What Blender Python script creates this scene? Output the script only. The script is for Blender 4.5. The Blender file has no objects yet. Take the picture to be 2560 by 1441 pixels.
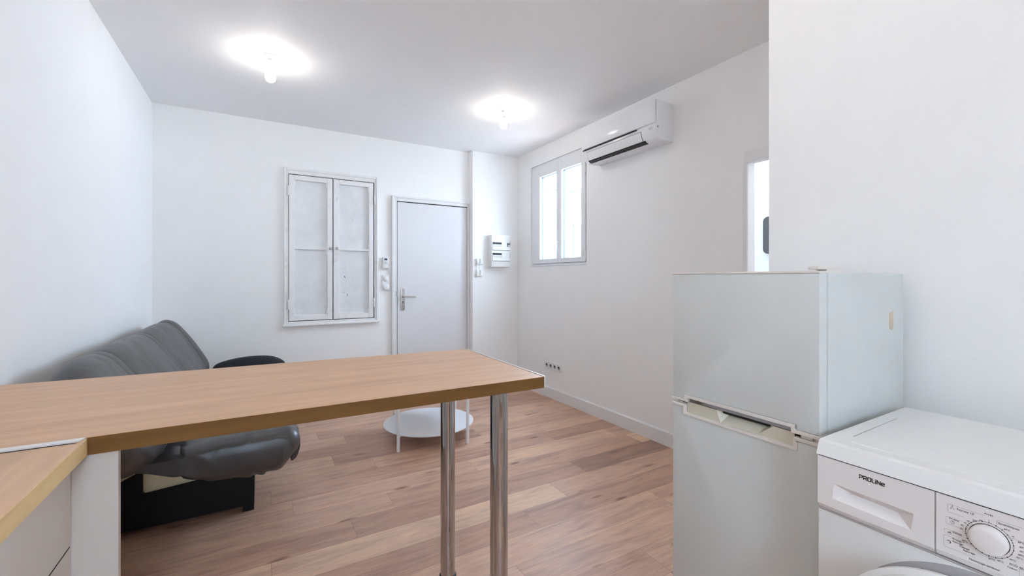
import bpy, bmesh, math, random
from mathutils import Vector, Matrix
random.seed(7)
S = bpy.context.scene
COL = S.collection
# ---------------------------------------------------------------- camera, world, exposure
CAMZ, YAW, FPX = 1.24, math.radians(30.1), 1085.0
cam_data = bpy.data.cameras.new('camera')
cam_data.sensor_width = 36.0
cam_data.lens = 36.0 * FPX / 2560.0
cam_data.shift_y = -25.5 / 2560.0
cam_data.clip_start = 0.02
cam = bpy.data.objects.new('camera', cam_data); COL.objects.link(cam)
cam.location = (0, 0, CAMZ); cam.rotation_euler = (math.radians(90), 0, -YAW)
S.camera = cam
S.view_settings.view_transform = 'Standard'
S.view_settings.look = 'None'
S.view_settings.exposure = 0.97
S.view_settings.gamma = 1.0
S.view_settings.use_curve_mapping = False
S.cycles.max_bounces = 9; S.cycles.diffuse_bounces = 8; S.cycles.glossy_bounces = 4
W = bpy.data.worlds.new('sky'); S.world = W; W.use_nodes = True
bgn = W.node_tree.nodes['Background']
bgn.inputs['Color'].default_value = (0.61, 0.79, 1.0, 1)
bgn.inputs['Strength'].default_value = 17.5
BULB = 42.0          # emission of the lit bulbs in the living room
BULB_K = 80.0       # and of the stronger bulbs out of view, two of them added for fill
def portal(name, loc, rot, sx, sy):
    l = bpy.data.lights.new(name, 'AREA'); l.shape = 'RECTANGLE'; l.size = sx; l.size_y = sy
    l.cycles.is_portal = True
    o = bpy.data.objects.new(name, l); COL.objects.link(o); o.location = loc; o.rotation_euler = rot
portal('window_portal', (2.71, 3.55, 1.9), (0, math.radians(90), 0), 1.1, 0.95)
portal('added_window_portal', (.0, -1.70, 1.6), (math.radians(-90), 0, 0), .6, .85)  # serves the added window behind the viewer
portal('bathroom_window_portal', (4.08, 1.85, 2.25), (0, math.radians(90), 0), 0.5, 0.9)

# ---------------------------------------------------------------- materials
def newmat(name):
    m = bpy.data.materials.new(name); m.use_nodes = True
    nt = m.node_tree; return m, nt, nt.nodes['Principled BSDF']
def link(nt, a, b): nt.links.new(a, b)
def coord(nt, scale=(1, 1, 1), kind='Object'):
    t = nt.nodes.new('ShaderNodeTexCoord'); mp = nt.nodes.new('ShaderNodeMapping')
    link(nt, t.outputs[kind], mp.inputs[0]); mp.inputs['Scale'].default_value = scale
    return mp.outputs[0]
def noise(nt, vec, scale, detail=4, rough=.5, dist=0):
    n = nt.nodes.new('ShaderNodeTexNoise'); link(nt, vec, n.inputs['Vector'])
    n.inputs['Scale'].default_value = scale; n.inputs['Detail'].default_value = detail
    n.inputs['Roughness'].default_value = rough; n.inputs['Distortion'].default_value = dist
    return n.outputs['Fac']
def ramp(nt, fac, stops):
    r = nt.nodes.new('ShaderNodeValToRGB'); link(nt, fac, r.inputs[0])
    e = r.color_ramp.elements
    while len(e) < len(stops): e.new(.5)
    for k, (p, c) in enumerate(stops):
        e[k].position = p; e[k].color = (c[0], c[1], c[2], 1) if len(c) == 3 else c
    return r.outputs[0]
def bump(nt, p, h, strength, dist=.01):
    b = nt.nodes.new('ShaderNodeBump'); link(nt, h, b.inputs['Height'])
    b.inputs['Strength'].default_value = strength; b.inputs['Distance'].default_value = dist
    link(nt, b.outputs[0], p.inputs['Normal'])
def mixc(nt, fac, a, b, mode='MIX'):
    m = nt.nodes.new('ShaderNodeMix'); m.data_type = 'RGBA'; m.blend_type = mode
    if isinstance(fac, (int, float)): m.inputs[0].default_value = fac
    else: link(nt, fac, m.inputs[0])
    for i, v in ((6, a), (7, b)):
        if isinstance(v, tuple): m.inputs[i].default_value = (v[0], v[1], v[2], 1)
        else: link(nt, v, m.inputs[i])
    return m.outputs[2]
def math_(nt, op, a, b=0.0, c=None):
    m = nt.nodes.new('ShaderNodeMath'); m.operation = op
    for i, v in enumerate([a, b] + ([c] if c is not None else [])):
        if isinstance(v, (int, float)): m.inputs[i].default_value = v
        else: link(nt, v, m.inputs[i])
    return m.outputs[0]
def plain(name, col, rough=.5, metal=0.0, var=.03, bs=0.0, bscale=200, spec=.5, coat=0.0):
    m, nt, p = newmat(name)
    v = coord(nt)
    n = noise(nt, v, 6, 3)
    c1 = tuple(max(0, x * (1 - var)) for x in col); c2 = tuple(min(1, x * (1 + var)) for x in col)
    link(nt, ramp(nt, n, [(.3, c1), (.7, c2)]), p.inputs['Base Color'])
    p.inputs['Roughness'].default_value = rough; p.inputs['Metallic'].default_value = metal
    p.inputs['Specular IOR Level'].default_value = spec
    p.inputs['Coat Weight'].default_value = coat
    if bs: bump(nt, p, noise(nt, v, bscale, 3), bs, .002)
    return m
M = {}
M['wall'] = plain('wall_paint', (.88, .875, .865), .75, var=.008, bs=.25, bscale=140)
M['ceiling'] = plain('ceiling_paint', (.86, .855, .86), .7, var=.008, bs=.15, bscale=120)
M['trim'] = plain('white_gloss_trim', (.78, .77, .765), .42, var=.01, bs=.08, bscale=60)
M['door'] = plain('door_paint', (.72, .71, .72), .45, var=.01, bs=.06, bscale=50)
M['pvc'] = plain('white_window_plastic', (.78, .79, .81), .3, var=.01)
M['plastic'] = plain('white_plastic', (.80, .80, .79), .35, var=.01)
M['ac'] = plain('air_conditioner_plastic', (.80, .80, .82), .22, var=.01)
M['fridge'] = plain('fridge_enamel', (.64, .66, .645), .38, var=.02, bs=.05, bscale=900)
M['cream'] = plain('cream_plastic', (.74, .70, .65), .4, var=.02)
M['creamin'] = plain('ivory_plastic', (.66, .62, .50), .4, var=.03)
M['washer'] = plain('washer_enamel', (.80, .795, .78), .32, var=.01)
M['washer2'] = plain('washer_fascia', (.84, .80, .785), .38, var=.01)
M['washerg'] = plain('washer_grey_lip', (.42, .38, .37), .5, var=.02)
M['washtrim'] = plain('porthole_surround', (.40, .38, .39), .35, var=.02)
M['ink'] = plain('black_print', (.012, .012, .013), .5)
M['inkg'] = plain('grey_print', (.16, .15, .15), .5)
M['black'] = plain('black_gap', (.01, .01, .012), .7)
M['chrome'] = plain('chrome', (.50, .50, .50), .05, 1.0, var=.02)
M['nickel'] = plain('satin_nickel', (.58, .56, .54), .3, 1.0, var=.03)
M['alu'] = plain('aluminium_strip', (.78, .77, .76), .35, .4, var=.02)
M['rubber'] = plain('black_rubber', (.015, .015, .017), .5)
M['cabinet'] = plain('cabinet_white', (.62, .57, .52), .42, var=.01)
M['leather'] = None
M['fabricblk'] = plain('black_cloth', (.008, .009, .014), .85, var=.1, bs=.4, bscale=500)
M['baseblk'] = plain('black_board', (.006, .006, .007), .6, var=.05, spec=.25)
M['pine'] = plain('pale_yellow_board', (.86, .76, .50), .5, var=.03)
M['metalwhite'] = plain('white_powder_coat', (.80, .81, .83), .35, var=.01)
M['facade'] = plain('cream_render', (.34, .32, .27), .85, var=.05, bs=.6, bscale=60)
M['stone'] = plain('stone_cornice', (.20, .185, .16), .85, var=.08, bs=.6, bscale=60)
M['greyglass'] = plain('neighbour_window_glass', (.05, .06, .07), .15, var=.05)
M['spacer'] = plain('dark_blue_spacer', (.012, .03, .10), .4)
M['spacer2'] = plain('grey_gasket', (.25, .28, .33), .5)
M['tile'] = plain('glossy_white_tile', (.84, .85, .86), .15, var=.01)
M['darkgrey'] = plain('dark_grey_plastic', (.085, .085, .09), .35)
M['lcd'] = plain('remote_display', (.05, .065, .09), .2)
M['greybtn'] = plain('grey_buttons', (.42, .44, .47), .4)
M['sticker'] = plain('sticker_grey', (.62, .63, .65), .4)
M['tape'] = plain('aged_tape', (.60, .49, .36), .5, var=.15)

m, nt, p = newmat('dark_faux_leather')
v = coord(nt)
link(nt, ramp(nt, noise(nt, v, 4, 4), [(.3, (.027, .024, .025)), (.7, (.040, .037, .039))]), p.inputs['Base Color'])
p.inputs['Roughness'].default_value = .36; p.inputs['Specular IOR Level'].default_value = .9
n1 = noise(nt, coord(nt, (1, 1, 1)), 5.0, 2, .45, .3); n2 = noise(nt, v, 260, 2)
b = nt.nodes.new('ShaderNodeBump'); link(nt, n1, b.inputs['Height']); b.inputs['Strength'].default_value = .45; b.inputs['Distance'].default_value = .03
b2 = nt.nodes.new('ShaderNodeBump'); link(nt, n2, b2.inputs['Height']); b2.inputs['Strength'].default_value = .12; b2.inputs['Distance'].default_value = .002
link(nt, b.outputs[0], b2.inputs['Normal']); link(nt, b2.outputs[0], p.inputs['Normal'])
M['leather'] = m

def wood(name, axis, light, dark, rough=.42, spec=.5):
    m, nt, p = newmat(name)
    sc = (1.2, 14, 14) if axis == 'x' else (14, 1.2, 14)
    v = coord(nt, sc)
    a = noise(nt, v, 1.6, 5, .55, .35)
    bb = noise(nt, coord(nt, tuple(q * 5 for q in sc)), 2.2, 3, .6)
    c = ramp(nt, a, [(.32, dark), (.5, tuple((x + y) / 2 for x, y in zip(light, dark))), (.68, light)])
    c2 = ramp(nt, bb, [(.35, (.90, .88, .86)), (.65, (1, 1, 1))])
    link(nt, mixc(nt, .5, c, c2, 'MULTIPLY'), p.inputs['Base Color'])
    p.inputs['Roughness'].default_value = rough; p.inputs['Specular IOR Level'].default_value = spec
    bump(nt, p, bb, .06, .001)
    return m
M['barwood'] = wood('oak_laminate', 'x', (.70, .43, .25), (.56, .325, .18))
M['runwood'] = wood('oak_laminate_crosswise', 'y', (.70, .44, .265), (.55, .345, .20))
M['baredge'] = wood('shaded_oak_edge_band', 'x', (.21, .105, .035), (.15, .068, .022), .55, .12)  # front edge: shade under the steep lamp light put into a darker brown
M['runedge'] = wood('pale_oak_edge_band', 'y', (.74, .54, .28), (.58, .40, .20), .55, .25)

m, nt, p = newmat('oak_floor_planks')
at = nt.nodes.new('ShaderNodeAttribute'); at.attribute_name = 'plank'
sep = nt.nodes.new('ShaderNodeSeparateColor'); link(nt, at.outputs['Color'], sep.inputs[0])
uv = nt.nodes.new('ShaderNodeUVMap'); uv.uv_map = 'UVMap'
su = nt.nodes.new('ShaderNodeSeparateXYZ'); link(nt, uv.outputs[0], su.inputs[0])
tc = nt.nodes.new('ShaderNodeTexCoord')
off = nt.nodes.new('ShaderNodeCombineXYZ')
link(nt, math_(nt, 'MULTIPLY', sep.outputs[1], 37.0), off.inputs[0]); link(nt, math_(nt, 'MULTIPLY', sep.outputs[2], 23.0), off.inputs[1])
va = nt.nodes.new('ShaderNodeVectorMath'); va.operation = 'ADD'
link(nt, tc.outputs['Object'], va.inputs[0]); link(nt, off.outputs[0], va.inputs[1])
def mapped(sc):
    mp = nt.nodes.new('ShaderNodeMapping'); link(nt, va.outputs[0], mp.inputs[0]); mp.inputs['Scale'].default_value = sc
    return mp.outputs[0]
g1 = noise(nt, mapped((1.3, 9, 1)), 1.7, 5, .55, .9)
g2 = noise(nt, mapped((5, 70, 1)), 1.5, 4, .6, .3)
g3 = noise(nt, mapped((2.2, 5, 1)), 1.3, 2, .5, .2)
tone = ramp(nt, sep.outputs[0], [(0, (.34, .205, .15)), (.35, (.52, .33, .24)), (.7, (.66, .44, .32)), (1, (.80, .59, .41))])
gr = ramp(nt, g1, [(.28, (.66, .60, .60)), (.5, (.97, .96, .96)), (.72, (1.14, 1.10, 1.03))])
c = mixc(nt, .9, tone, gr, 'MULTIPLY')
c = mixc(nt, .8, c, ramp(nt, g2, [(.3, (.82, .79, .77)), (.65, (1.06, 1.06, 1.06))]), 'MULTIPLY')
c = mixc(nt, .55, c, ramp(nt, g3, [(.3, (.92, .86, .88)), (.7, (1.06, 1.05, 1.0))]), 'MULTIPLY')
vo = nt.nodes.new('ShaderNodeTexVoronoi'); link(nt, mapped((2.6, 8.0, 1)), vo.inputs['Vector']); vo.inputs['Scale'].default_value = 1.0
kn = math_(nt, 'ADD', vo.outputs['Distance'], math_(nt, 'MULTIPLY', math_(nt, 'SUBTRACT', g2, .5), .22))
c = mixc(nt, .8, c, ramp(nt, kn, [(.0, (.22, .15, .14)), (.06, (.45, .37, .34)), (.15, (1, 1, 1))]), 'MULTIPLY')
# seams between boards
vy = su.outputs[1]; ux = su.outputs[0]
sy = math_(nt, 'LESS_THAN', vy, .0013)
sx = math_(nt, 'LESS_THAN', ux, .0014)
seam = math_(nt, 'MAXIMUM', sy, sx)
c = mixc(nt, math_(nt, 'MULTIPLY', seam, .75), c, (.13, .08, .055))
link(nt, c, p.inputs['Base Color'])
link(nt, ramp(nt, g1, [(.3, (.40,) * 3), (.7, (.5,) * 3)]), p.inputs['Roughness'])
bump(nt, p, g2, .10, .001)
M['floor'] = m

m, nt, p = newmat('window_glass')
out = nt.nodes['Material Output']
tr = nt.nodes.new('ShaderNodeBsdfTransparent'); gl = nt.nodes.new('ShaderNodeBsdfGlossy'); gl.inputs['Roughness'].default_value = .0
lw = nt.nodes.new('ShaderNodeLayerWeight'); lw.inputs[0].default_value = .5
frf = math_(nt, 'MULTIPLY_ADD', math_(nt, 'POWER', lw.outputs['Facing'], 4.0), .7, .05)
mx = nt.nodes.new('ShaderNodeMixShader'); link(nt, frf, mx.inputs[0]); link(nt, tr.outputs[0], mx.inputs[1]); link(nt, gl.outputs[0], mx.inputs[2])
link(nt, mx.outputs[0], out.inputs[0]); M['glass'] = m

m, nt, p = newmat('painted_textured_glass')
v = coord(nt)
link(nt, ramp(nt, noise(nt, v, 9, 5), [(.3, (.70, .71, .72)), (.7, (.77, .78, .785))]), p.inputs['Base Color'])
p.inputs['Roughness'].default_value = .28
bump(nt, p, noise(nt, v, 75, 3, .6), .35, .006); M['obscure'] = m

m, nt, p = newmat('old_white_paint')
v = coord(nt)
link(nt, ramp(nt, noise(nt, v, 11, 6, .7), [(.28, (.68, .65, .63)), (.45, (.80, .79, .78)), (.8, (.84, .83, .82))]), p.inputs['Base Color'])
p.inputs['Roughness'].default_value = .35
bump(nt, p, noise(nt, v, 35, 4), .12, .003); M['oldpaint'] = m

for nm, key, st in (('lit_bulb', 'bulb', BULB), ('lit_kitchen_bulb', 'bulbk', BULB_K)):
    m, nt, p = newmat(nm)
    p.inputs['Base Color'].default_value = (.9, .9, .9, 1)
    p.inputs['Emission Color'].default_value = (1.0, .93, .86, 1); p.inputs['Emission Strength'].default_value = st
    M[key] = m

# ---------------------------------------------------------------- mesh helpers
def bx(bm, x0, x1, y0, y1, z0, z1, bevel=0.0, seg=2):
    x0, x1 = sorted((x0, x1)); y0, y1 = sorted((y0, y1)); z0, z1 = sorted((z0, z1))
    vs = [bm.verts.new(c) for c in ((x0, y0, z0), (x1, y0, z0), (x1, y1, z0), (x0, y1, z0), (x0, y0, z1), (x1, y0, z1), (x1, y1, z1), (x0, y1, z1))]
    fs = [bm.faces.new([vs[i] for i in f]) for f in ((3, 2, 1, 0), (4, 5, 6, 7), (0, 1, 5, 4), (1, 2, 6, 5), (2, 3, 7, 6), (3, 0, 4, 7))]
    if bevel:
        es = list({e for f in fs for e in f.edges})
        bmesh.ops.bevel(bm, geom=es, offset=bevel, segments=seg, affect='EDGES', profile=.5)
def prism(bm, pts, axis, a, b, bevel=0.0):
    """extrude a 2-D outline along an axis: 'x' takes (y,z), 'y' takes (x,z), 'z' takes (x,y)"""
    def P(p, t): return {'x': (t, p[0], p[1]), 'y': (p[0], t, p[1]), 'z': (p[0], p[1], t)}[axis]
    A = [bm.verts.new(P(q, a)) for q in pts]; B = [bm.verts.new(P(q, b)) for q in pts]
    n = len(pts); fs = [bm.faces.new(A), bm.faces.new(B[::-1])]
    for i in range(n): fs.append(bm.faces.new([A[i], B[i], B[(i + 1) % n], A[(i + 1) % n]]))
    bmesh.ops.recalc_face_normals(bm, faces=fs)
    if bevel:
        es = list({e for f in fs[:2] for e in f.edges})
        bmesh.ops.bevel(bm, geom=es, offset=bevel, segments=2, affect='EDGES', profile=.5)
def lathe(bm, prof, origin, axis='z', seg=32):
    """prof: (radius, height) pairs turned about an axis through origin"""
    o = Vector(origin); rings = []
    for r, h in prof:
        ring = []
        for k in range(seg):
            a = 2 * math.pi * k / seg; c, s = r * math.cos(a), r * math.sin(a)
            d = {'z': (c, s, h), 'x': (h, c, s), 'y': (s, h, c)}[axis]
            ring.append(bm.verts.new(o + Vector(d)))
        rings.append(ring)
    fs = []
    for i in range(len(rings) - 1):
        for k in range(seg):
            fs.append(bm.faces.new([rings[i][k], rings[i][(k + 1) % seg], rings[i + 1][(k + 1) % seg], rings[i + 1][k]]))
    fs.append(bm.faces.new(rings[0][::-1])); fs.append(bm.faces.new(rings[-1]))
    bmesh.ops.recalc_face_normals(bm, faces=fs)
def tube(bm, pts, r, seg=10):
    pts = [Vector(q) for q in pts]; rings = []; n = len(pts)
    for i, q in enumerate(pts):
        d = (pts[min(i + 1, n - 1)] - pts[max(i - 1, 0)]).normalized()
        up = Vector((0, 0, 1)) if abs(d.z) < .9 else Vector((1, 0, 0))
        s = d.cross(up).normalized(); t = s.cross(d).normalized()
        rings.append([bm.verts.new(q + r * (math.cos(2 * math.pi * k / seg) * s + math.sin(2 * math.pi * k / seg) * t)) for k in range(seg)])
    fs = []
    for i in range(n - 1):
        for k in range(seg): fs.append(bm.faces.new([rings[i][k], rings[i][(k + 1) % seg], rings[i + 1][(k + 1) % seg], rings[i + 1][k]]))
    fs.append(bm.faces.new(rings[0][::-1])); fs.append(bm.faces.new(rings[-1]))
    bmesh.ops.recalc_face_normals(bm, faces=fs)
def holes_rect(a0, a1, b0, b1, holes):
    """split a rectangle into cells that avoid the holes (a0,a1,b0,b1)"""
    A = sorted({a0, a1, *[h[0] for h in holes], *[h[1] for h in holes]}); B = sorted({b0, b1, *[h[2] for h in holes], *[h[3] for h in holes]})
    A = [q for q in A if a0 <= q <= a1]; B = [q for q in B if b0 <= q <= b1]
    out = []
    for i in range(len(A) - 1):
        for j in range(len(B) - 1):
            ca, cb = (A[i] + A[i + 1]) / 2, (B[j] + B[j + 1]) / 2
            if not any(h[0] < ca < h[1] and h[2] < cb < h[3] for h in holes): out.append((A[i], A[i + 1], B[j], B[j + 1]))
    return out
def frame(bm, axis, a0, a1, b0, b1, w, t0, t1, bevel=0.0, wb=None, wt=None):
    """rectangular frame in the plane normal to axis; w = bar width; wb/wt = bottom/top bar"""
    wb = w if wb is None else wb; wt = w if wt is None else wt
    for (p, q, r, s) in ((a0, a0 + w, b0, b1), (a1 - w, a1, b0, b1), (a0 + w, a1 - w, b0, b0 + wb), (a0 + w, a1 - w, b1 - wt, b1)):
        if axis == 'x': bx(bm, t0, t1, p, q, r, s, bevel)
        else: bx(bm, p, q, t0, t1, r, s, bevel)
def origin_of(o):
    v = Vector((0, 0, 0))
    while o is not None:
        v = v + o.location; o = o.parent
    return v
def obj(name, bm, mat, parent=None, smooth=False, label=None):
    """link a bmesh (in room coordinates) as one object"""
    if parent is not None: org = origin_of(parent)
    else:
        xs = [v.co for v in bm.verts]
        org = Vector(((min(v.x for v in xs) + max(v.x for v in xs)) / 2, (min(v.y for v in xs) + max(v.y for v in xs)) / 2, min(v.z for v in xs)))
    for v in bm.verts: v.co -= org
    me = bpy.data.meshes.new(name); bm.to_mesh(me); bm.free()
    if mat is not None: me.materials.append(mat)
    if smooth:
        for q in me.polygons: q.use_smooth = True
        try: me.set_sharp_from_angle(angle=math.radians(38))
        except Exception: pass
    o = bpy.data.objects.new(name, me); COL.objects.link(o)
    if parent is not None: o.parent = parent
    else: o.location = org
    if label: o['label'] = label
    return o
def tag(o, label=None, cat=None, group=None, kind=None):
    if label: o['label'] = label
    if cat: o['category'] = cat
    if group: o['group'] = group
    if kind: o['kind'] = kind
    return o
def thing(name, loc, label, cat, group=None, kind=None):
    o = bpy.data.objects.new(name, None); COL.objects.link(o); o.location = loc; o.empty_display_size = .1
    return tag(o, label, cat, group, kind)
def struct(name, bm, mat, label, cat, smooth=False):
    return tag(obj(name, bm, mat, None, smooth), label, cat, kind='structure')
N = bmesh.new
def part(name, mat, parent, fn, smooth=False, label=None):
    bm = N(); fn(bm); return obj(name, bm, mat, parent, smooth, label)

# ---------------------------------------------------------------- room shell
XL, XR, YB, YS, HC = -.75, 2.60, 4.445, 4.35, 2.643
XN, YN = 1.73, .97            # near wall plane and where it ends
YREAR = -1.6
T = .07
# floor, board by board in one mesh (pattern of the surface)
bm = N(); uvl = bm.loops.layers.uv.new('UVMap'); cl = bm.loops.layers.float_color.new('plank')
ROW, Y0 = .182, 1.79
ends = {0: [1.205], 1: [1.507], 2: [.40, 1.80], 3: [.63, 2.49], 4: [1.21], 5: [.05, 1.95], 6: [.66], 7: [1.5], -1: [.5, 1.95], -2: [.95], -3: [1.5]}
dark = {(2, 1.80): .10, (0, 1.205): .32, (1, 1.507): .52, (3, 2.49): .9, (4, 1.21): .75, (6, .66): .75, (3, .63): .45}
for r in range(-19, 16):
    ya = Y0 + ROW * r; yb = ya + ROW
    base = ends.get(r, [random.uniform(0, 1.5)])
    cuts = list(base)
    while min(cuts) > -1.2: cuts.append(min(cuts) - random.uniform(1.05, 1.5))
    while max(cuts) < 4.2: cuts.append(max(cuts) + random.uniform(1.05, 1.5))
    cuts.sort()
    for a, b in zip(cuts[:-1], cuts[1:]):
        key = next((v for k, v in dark.items() if k[0] == r and abs(k[1] - a) < .01), None)
        tn = key if key is not None else random.choice([.3, .42, .5, .55, .62, .7, .78, .35]) + random.uniform(-.08, .08)
        col = (max(0, min(1, tn)), random.random(), random.random(), 1)
        f = bm.faces.new([bm.verts.new(q) for q in ((a, ya, 0), (b, ya, 0), (b, yb, 0), (a, yb, 0))])
        for l in f.loops:
            l[uvl].uv = (l.vert.co.x - a, l.vert.co.y - ya); l[cl] = col
bmesh.ops.remove_doubles(bm, verts=bm.verts, dist=1e-5)
geo = bm.verts[:] + bm.edges[:] + bm.faces[:]
for co, no in (((XL - .1, 0, 0), (-1, 0, 0)), ((4.1, 0, 0), (1, 0, 0)), ((0, 4.55, 0), (0, 1, 0)), ((0, YREAR - .05, 0), (0, -1, 0))):
    bmesh.ops.bisect_plane(bm, geom=bm.verts[:] + bm.edges[:] + bm.faces[:], plane_co=co, plane_no=no, clear_outer=True)
fl = tag(obj('floor', bm, M['floor']), 'oak plank floor with knots, boards running from wall to wall', 'floor', kind='structure')

bm = N(); bx(bm, XL - .1, XR + T, YREAR - .1, YB + .15, HC, HC + .1); bx(bm, XR + T, 4.07, .2, 2.9, HC, HC + .1); struct('ceiling', bm, M['ceiling'], 'smooth white painted ceiling with bare bulbs', 'ceiling')
bm = N()
bx(bm, XL - T, XL, YREAR, YB, 0, HC)
struct('wall_left', bm, M['wall'], 'white wall behind the sofa, left side of the room', 'wall')
bm = N()
for c4 in holes_rect(XL - T, XR + T, 0, HC, [(.215, .99, .835, 2.205), (1.205, 2.02, 0, 2.035)]): bx(bm, c4[0], c4[1], YB, YB + .12, c4[2], c4[3])
bx(bm, XL, XR, YB + .12, YB + .14, 0, HC)
struct('wall_back', bm, M['wall'], 'white far wall around the entry door and shuttered opening', 'wall')
bm = N(); bx(bm, 2.02, XR, YS, YB, 0, HC, .004)
struct('wall_alcove', bm, M['wall'], 'white wall projection behind the fuse box', 'wall')
WY0, WY1, WZ0, WZ1 = 3.115, 4.07, 1.375, 2.46
DY1, DZ1 = 1.585, 1.955
bm = N()
for c4 in holes_rect(YN - .1, YB, 0, HC, [(WY0, WY1, WZ0, WZ1), (YN, DY1, -1, DZ1)]): bx(bm, XR, XR + T, c4[0], c4[1], c4[2], c4[3])
struct('wall_right', bm, M['wall'], 'white wall with the window and the air conditioner', 'wall')
bm = N(); bx(bm, XN, XR + T, YREAR, YN, 0, HC)
struct('wall_near', bm, M['wall'], 'white wall behind the fridge and the washing machine', 'wall')
bm = N(); [bx(bm, c4[0], c4[1], YREAR - .08, YREAR, c4[2], c4[3]) for c4 in holes_rect(XL - T, XN, 0, HC, [(-.3, .3, 1.2, 2.05)])]
struct('wall_rear', bm, M['wall'], 'white wall behind the viewer', 'wall')
w = thing('added_fill_window', (0, YREAR, 1.2), 'unseen white framed window added behind the viewer to brighten the kitchen', 'window', kind='structure')  # added opening, lets in sky light to lift the kitchen side
part('window_frame', M['pvc'], w, lambda bm: (frame(bm, 'y', -.3, .3, 1.2, 2.05, .05, YREAR - .06, YREAR - .01, .002), bx(bm, -.02, .02, YREAR - .06, YREAR - .01, 1.25, 2.0, .002)))
# room behind the doorway
bm = N(); [bx(bm, 4.0, 4.07, c4[0], c4[1], c4[2], c4[3]) for c4 in holes_rect(.2, 2.9, 0, HC, [(1.40, 2.25, 2.0, 2.5)])]; bx(bm, XR + T, 4.0, 2.83, 2.9, 0, HC); bx(bm, XR + T, 4.0, .2, .27, 0, HC)
struct('wall_bathroom', bm, M['wall'], 'bright white wall seen through the doorway', 'wall')
bm = N(); bx(bm, 3.985, 4.0, .27, 2.83, 0, 1.44)
struct('trim_3', bm, M['tile'], 'glossy white tiled lower wall seen through the doorway', 'trim')
# baseboards
bm = N(); prism(bm, [(XR, 0), (XR - .014, 0), (XR - .014, .098), (XR - .009, .106), (XR, .108)], 'y', DY1 + .02, YS)
struct('baseboard_right', bm, M['trim'], 'white baseboard under the window wall', 'baseboard')
bm = N(); bx(bm, 2.02, XR - .014, YS - .014, YS, 0, .108, .003); bx(bm, XL, 1.15, YB - .014, YB, 0, .108, .003)
struct('baseboard_back', bm, M['trim'], 'white baseboard along the far wall', 'baseboard')
bm = N(); bx(bm, XL, XL + .014, 2.1, YB - .014, 0, .108, .003)
struct('baseboard_left', bm, M['trim'], 'white baseboard behind the sofa', 'baseboard')
# doorway casing on the right wall
bm = N(); bx(bm, XR - .035, XR, YN + .003, DY1 + .005, DZ1 - .01, DZ1 + .055, .003)
bx(bm, XR - .008, XR - .0005, DY1 + .001, DY1 + .03, .108, DZ1 - .01, .002)
struct('trim_1', bm, M['trim'], 'white head casing and edge trim over the bathroom doorway', 'trim')

# ---------------------------------------------------------------- entry door
d = thing('door_1', (1.6, YB, 0), 'plain white entry door with lever handle in the far wall', 'door', kind='structure')
def f(bm):
    for (a, b, c0, c1) in ((1.165, 1.208, 0, 2.068), (1.995, 2.018, 0, 2.068), (1.208, 1.995, 2.028, 2.068)):
        bx(bm, a, b, YB - .018, YB + .10, c0, c1, .004)
    bx(bm, 1.155, 1.176, YB - .028, YB - .018, 0, 2.08, .003); bx(bm, 1.176, 2.018, YB - .028, YB - .018, 2.062, 2.08, .003)
part('door_frame', M['trim'], d, f)
part('door_leaf', M['door'], d, lambda bm: bx(bm, 1.216, 1.992, YB - .006, YB + .035, .008, 2.020, .003))
part('door_gap', M['black'], d, lambda bm: (bx(bm, 1.2085, 1.2155, YB + .002, YB + .03, .01, 2.027), bx(bm, 1.2155, 1.994, YB + .002, YB + .03, 2.0205, 2.0275)))
def f(bm):
    pts = []
    for k in range(24):
        a = 2 * math.pi * k / 24; pts.append((1.270 + .021 * math.cos(a) * 1.0, (1.112 if math.sin(a) > 0 else .922) + .019 * math.sin(a)))
    prism(bm, pts, 'y', YB - .014, YB - .006, .002)
hp = part('handle_plate', M['nickel'], d, f, True)
part('lever', M['nickel'], hp, lambda bm: (lathe(bm, [(.013, 0), (.013, -.012), (.009, -.018), (.009, -.045)], (1.270, YB - .012, 1.046), 'y', 20),
     tube(bm, [(1.268, YB - .052, 1.046), (1.30, YB - .056, 1.047), (1.35, YB - .056, 1.045), (1.392, YB - .052, 1.044)], .0085, 12)), True)
part('keyhole', M['black'], hp, lambda bm: (lathe(bm, [(.0055, 0), (.0055, -.0015)], (1.270, YB - .014, .992), 'y', 16), bx(bm, 1.2675, 1.2725, YB - .0155, YB - .013, .974, .990)))
for z in (1.90, 1.05, .25):
    part('hinge', M['trim'], d, lambda bm: lathe(bm, [(.006, 0), (.008, .004), (.008, .072), (.006, .076)], (1.994, YB - .026, z), 'z', 12), True)
part('strike', M['nickel'], d, lambda bm: bx(bm, 1.196, 1.2084, YB - .021, YB - .016, 1.05, 1.10, .001))
part('light_stop', M['door'], d, lambda bm: bx(bm, 1.206, 1.996, YB + .05, YB + .1, 0, 2.035))

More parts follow.
